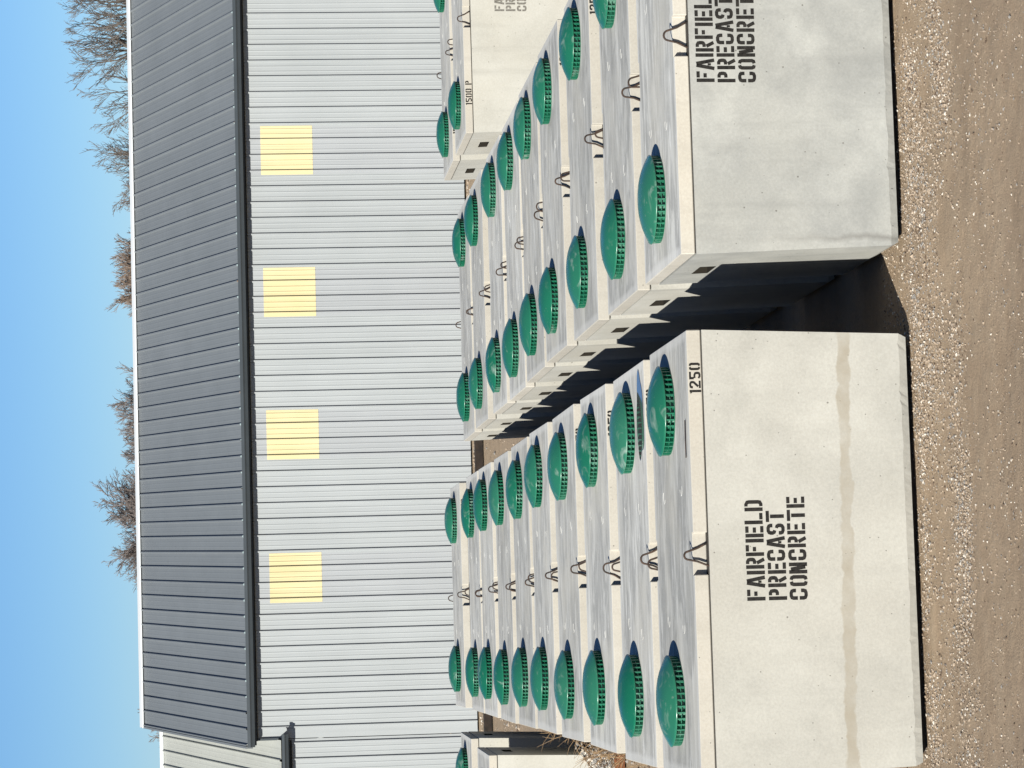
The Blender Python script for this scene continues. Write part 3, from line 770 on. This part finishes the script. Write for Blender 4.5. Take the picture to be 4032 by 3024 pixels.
# ------------------------------------------------------------------ bare trees behind the building
def bare_tree(x, y, h, zr, wid, limbs, seed, bark, label, dens=1.0, up=0.5, tw=1.0):
    """h: height; zr: height where the limbs part; wid: half angle of the fan of limbs"""
    rn = random.Random(seed); tr = MB(); br = MB()
    root = empty('bare_tree', (x, y, 0), label, 'tree', 'bare trees behind the building')
    px = 0.0115*tw
    def grow(p, d, length, r0, lev):
        n = 5 if lev == 1 else 4 if lev == 2 else 3
        pts = [p.copy()]; rad = [r0]; q = p.copy(); dd = d.copy()
        for i in range(n):
            dd = (dd + Vector((rn.gauss(0, .13), rn.gauss(0, .13), rn.gauss(0, .07)+0.10*up))).normalized()
            q = q+dd*length/n; pts.append(q.copy()); rad.append(max(r0*(1-0.8*(i+1)/n), px*(0.8 if lev < 4 else 0.6)))
        br.tube(pts, rad, 4 if lev < 3 else 3, cap=False)
        if lev >= 4: return
        k = max(2, int(round((7.5 if lev == 1 else 5.5 if lev == 2 else 4.0)*dens*rn.uniform(.8, 1.25))))
        for j in range(k):
            t = 0.16+0.84*((j+rn.random())/k)
            f = t*n; i0 = min(int(f), n-1); s_ = pts[i0].lerp(pts[i0+1], f-i0)
            ax = (pts[i0+1]-pts[i0]).normalized(); o = ax.orthogonal().normalized()
            o = Matrix.Rotation(rn.uniform(0, 6.283), 3, ax) @ o
            ang = rn.uniform(.35, .75)
            nd = (ax*math.cos(ang)+o*math.sin(ang)+Vector((0, 0, .14*up))).normalized()
            grow(s_, nd, length*rn.uniform(.42, .62)*(1.1-0.45*t), max(rad[i0]*rn.uniform(.45, .65), px*0.8), lev+1)
    tp = [Vector((0, 0, -0.05)), Vector((rn.gauss(0, .1), rn.gauss(0, .1), zr*.5)), Vector((rn.gauss(0, .1), rn.gauss(0, .1), zr))]
    r0 = h*0.0105
    tr.tube(tp, [r0*1.7, r0*1.25, r0], 8, cap=False)
    L_ = (h-zr)
    for j in range(limbs):
        a = 6.283*j/limbs+rn.uniform(-.4, .4); th = wid*math.sqrt((j % 3+rn.random())/3)
        z0 = zr*(1-0.14*rn.random()) if j else zr
        st = tp[1].lerp(tp[2], max(0, z0/zr*2-1))
        d = Vector((math.sin(th)*math.cos(a), math.sin(th)*math.sin(a), math.cos(th)))
        grow(st, d, L_*rn.uniform(.72, .98)*(1.0+0.25*math.sin(th)), r0*rn.uniform(.4, .65), 1)
    mesh_obj('trunk', tr.mesh('trunk', bark), root); mesh_obj('crown', br.mesh('crown', bark), root)
    zs_ = sorted(v[2] for v in br.v); k = h/(0.5*zs_[int(len(zs_)*.985)]+0.5*zs_[-1])
    root.scale = (k, k, k)
    return root
def at(y_img, Y):
    """world x at depth Y seen at photograph row y_img near the horizon"""
    d = fw*10994.5 + r2*(3024-y_img-1512) + d2*(600-2016)
    return CAM.x + d.x*(Y-CAM.y)/d.y
def top(v_img, y_img, Y):
    d = fw*10994.5 + r2*(3024-y_img-1512) + d2*(v_img-2016)
    return CAM.z + d.z*(Y-CAM.y)/d.y
TR = [  # photograph row, top column, column where limbs part, depth, half angle, limbs, seed, bark, density, up, label
 (25, 232, 560, 72, .60, 7, 1, 0, 0.85, .7, 'bare grey tree with upright limbs above the roof, rightmost in view'),
 (180, 256, 560, 74, .66, 8, 2, 0, 0.9, .7, 'bare grey tree with many upright limbs, second from the right above the roof'),
 (345, 305, 580, 76, .55, 4, 7, 0, 0.75, .6, 'thin sparse bare tree, third from the right above the roof'),
 (645, 348, 590, 78, .95, 11, 4, 0, 0.95, .5, 'rounded bare tree standing clear above the right half of the roof'),
 (480, 478, 640, 110, .8, 5, 21, 2, 0.7, .6, 'faint low bare tree top between the sparse tree and the rounded tree'),
 (815, 472, 660, 112, .8, 6, 5, 2, 0.85, .7, 'low reddish bare tree just topping the roof right of the middle'),
 (895, 505, 660, 112, .8, 5, 25, 2, 0.8, .7, 'lowest reddish bare tree top, right beside the brown clump'),
 (1000, 448, 680, 112, .65, 11, 6, 1, 1.15, 1.0, 'dense brown bare tree, right one of the brown clump above the roof'),
 (1105, 432, 680, 114, .65, 12, 17, 1, 1.15, 1.0, 'dense brown bare tree, tallest of the brown clump above the roof'),
 (1200, 468, 680, 116, .65, 9, 8, 1, 1.05, 1.0, 'low brown bare tree at the left edge of the brown clump'),
 (1540, 480, 660, 110, .8, 8, 33, 2, 1.0, .7, 'low mauve bare tree at the right end of the mauve band'),
 (1625, 442, 680, 112, .85, 11, 9, 2, 1.1, .7, 'tallest mauve bare tree of the band above the left half of the roof'),
 (1745, 458, 680, 114, .85, 10, 10, 2, 1.1, .7, 'mauve bare tree left of the tallest one in the mauve band'),
 (1850, 492, 680, 113, .85, 8, 34, 2, 1.0, .7, 'low mauve bare tree at the left end of the mauve band'),
 (1945, 474, 680, 112, .85, 8, 14, 2, 1.0, .7, 'low bare tree between the mauve band and the big round crown'),
 (2075, 386, 600, 92, 1.15, 24, 52, 2, 1.1, .15, 'bare tree with a dense round crown, tallest above the left part of the roof'),
 (2815, 552, 720, 100, .8, 6, 12, 1, 0.9, .7, 'small reddish bare tree barely showing over the left end of the slate roof'),
 (2895, 602, 780, 96, .9, 8, 13, 1, 1.0, .6, 'small reddish bare tree above the pale annex roof')]
for (ry_, tv, fv, Y, wd, nl, sd, bk, de, up_, lab) in TR:
    bare_tree(at(ry_, Y), Y, top(tv, ry_, Y), top(fv, ry_, Y), wd, nl, sd, M_BARK[bk], lab, de, up_, Y/85)

# ------------------------------------------------------------------ small things
# rain water standing on the lid of the second left tank
rnp = random.Random(3); vs = []
for k in range(40):
    a = 2*math.pi*k/40; q = 1+0.10*math.sin(3*a+1)+0.07*math.sin(5*a)
    vs.append((0.32*q*math.cos(a), 0.17*q*math.sin(a), 0.0018))
vs2 = [(x*1.03, y*1.03, 0.0) for x, y, z in vs]
me = mk('puddle', vs+vs2, [tuple(range(40))]+[(k, 40+k, 40+(k+1) % 40, (k+1) % 40) for k in range(40)], M_WATER)
pd = mesh_obj('puddle', me, None, (-0.42, 2.0+0.27, 0.035+H+0.0015))
tag(pd, 'shallow rain puddle on the lid beside a green dome, second tank of left row', 'puddle')
mb = MB(); mb.tube([(0, 0, 0.008), (0.12, 0.012, 0.008), (0.26, 0.0, 0.007)], 0.0042, 6)
rod = mesh_obj('rusty_rod', mb.mesh('rusty_rod', M_ROD, True), None, (-0.87, 0.14, 0.035+H)); tag(rod, 'short rusty rod lying on the lid edge of the stained front tank', 'rod')

def weed(x, y, n, h, seed, label):
    rn = random.Random(seed); mb = MB()
    for k in range(n):
        a = rn.uniform(0, 6.28); ln = rn.uniform(.1, .6); hh = h*rn.uniform(.5, 1.0); p0 = Vector((rn.gauss(0, .12), rn.gauss(0, .3), 0))
        pts = [p0+Vector((math.cos(a)*ln*t*t, math.sin(a)*ln*t*t, hh*(t-0.22*t*t))) for t in (0, .25, .5, .75, 1)]
        mb.tube(pts, [.007, .006, .005, .004, .002], 4, cap=False)
        for j in range(5):
            t = rn.uniform(.3, 1); q = pts[min(int(t*4), 3)]; b_ = rn.uniform(0, 6.28); l2 = rn.uniform(.1, .3)*hh
            mb.tube([q, q+Vector((math.cos(b_)*l2*.4, math.sin(b_)*l2*.4, l2*.3)), q+Vector((math.cos(b_)*l2*.75, math.sin(b_)*l2*.75, l2*.4))], [.004, .003, .0015], 3, cap=False)
    o = mesh_obj('dry_weed', mb.mesh('dry_weed', M_WEED), None, (x, y, 0)); tag(o, label, 'weed', 'dry weeds left of the tanks'); return o
weed(-3.30, 15.3, 26, 1.35, 1, 'tallest clump of dry brown weeds against the shaded tank at the far left')
weed(-3.32, 12.6, 20, 1.2, 2, 'dry brown weeds beside the middle of the left tank row')
weed(-3.40, 13.9, 18, 1.05, 3, 'low dry weeds in front of the far left tank, between two taller clumps')

# gravel heap against the far left tank, and the rusty angle iron before it
spots = []
for k in range(3800):
    x = rnd.uniform(-5.2, -3.42); t = rnd.random()
    hgt = 0.52*(0.75+0.35*mnoise.noise(Vector((x*2.2, 0, 4))))
    y = 16.02-0.05-t*0.62; z = max(0.0, hgt*(1-t)**1.15)
    spots.append((x, y, z+rnd.uniform(-.01, .02), 0.014+0.022*rnd.random()**2, 2 if rnd.random() < .5 else 1 if rnd.random() < .6 else 3))
vs = []; fs = []; nxx = 30; nyy = 8
for j in range(nyy):
    for i in range(nxx):
        x = -5.25+1.87*i/(nxx-1); t = j/(nyy-1); hgt = 0.50*(0.75+0.35*mnoise.noise(Vector((x*2.2, 0, 4))))
        edge = min(1.0, max(0.0, (-3.36-x)/0.22))
        vs.append((x, 16.05-t*0.66, hgt*(1-t)**1.15*edge-0.02))
fs = [(j*nxx+i, (j+1)*nxx+i, (j+1)*nxx+i+1, j*nxx+i+1) for j in range(nyy-1) for i in range(nxx-1)]
heap = empty('gravel_heap', (0, 0, 0), 'heap of grey and white gravel piled against the far left tank', 'gravel heap')
mesh_obj('heap_core', mk('heap_core', vs, fs, M_ST[2], smooth=True), heap)
spots = [s for s in spots if s[0] < -3.42-0.25*rnd.random()]
tag(mesh_obj('heap_stones', stones('heap_stones', spots), heap), kind='stuff')
mb = MB(); mb.box((-5.0, 15.16, 0.0), (-3.36, 15.28, 0.02)); mb.box((-5.0, 15.28, 0.0), (-3.36, 15.30, 0.11))
tag(mesh_obj('rusty_angle_iron', mb.mesh('rusty_angle_iron', M_RUST)), 'rusty angle iron lying on the ground before the gravel heap', 'steel angle')
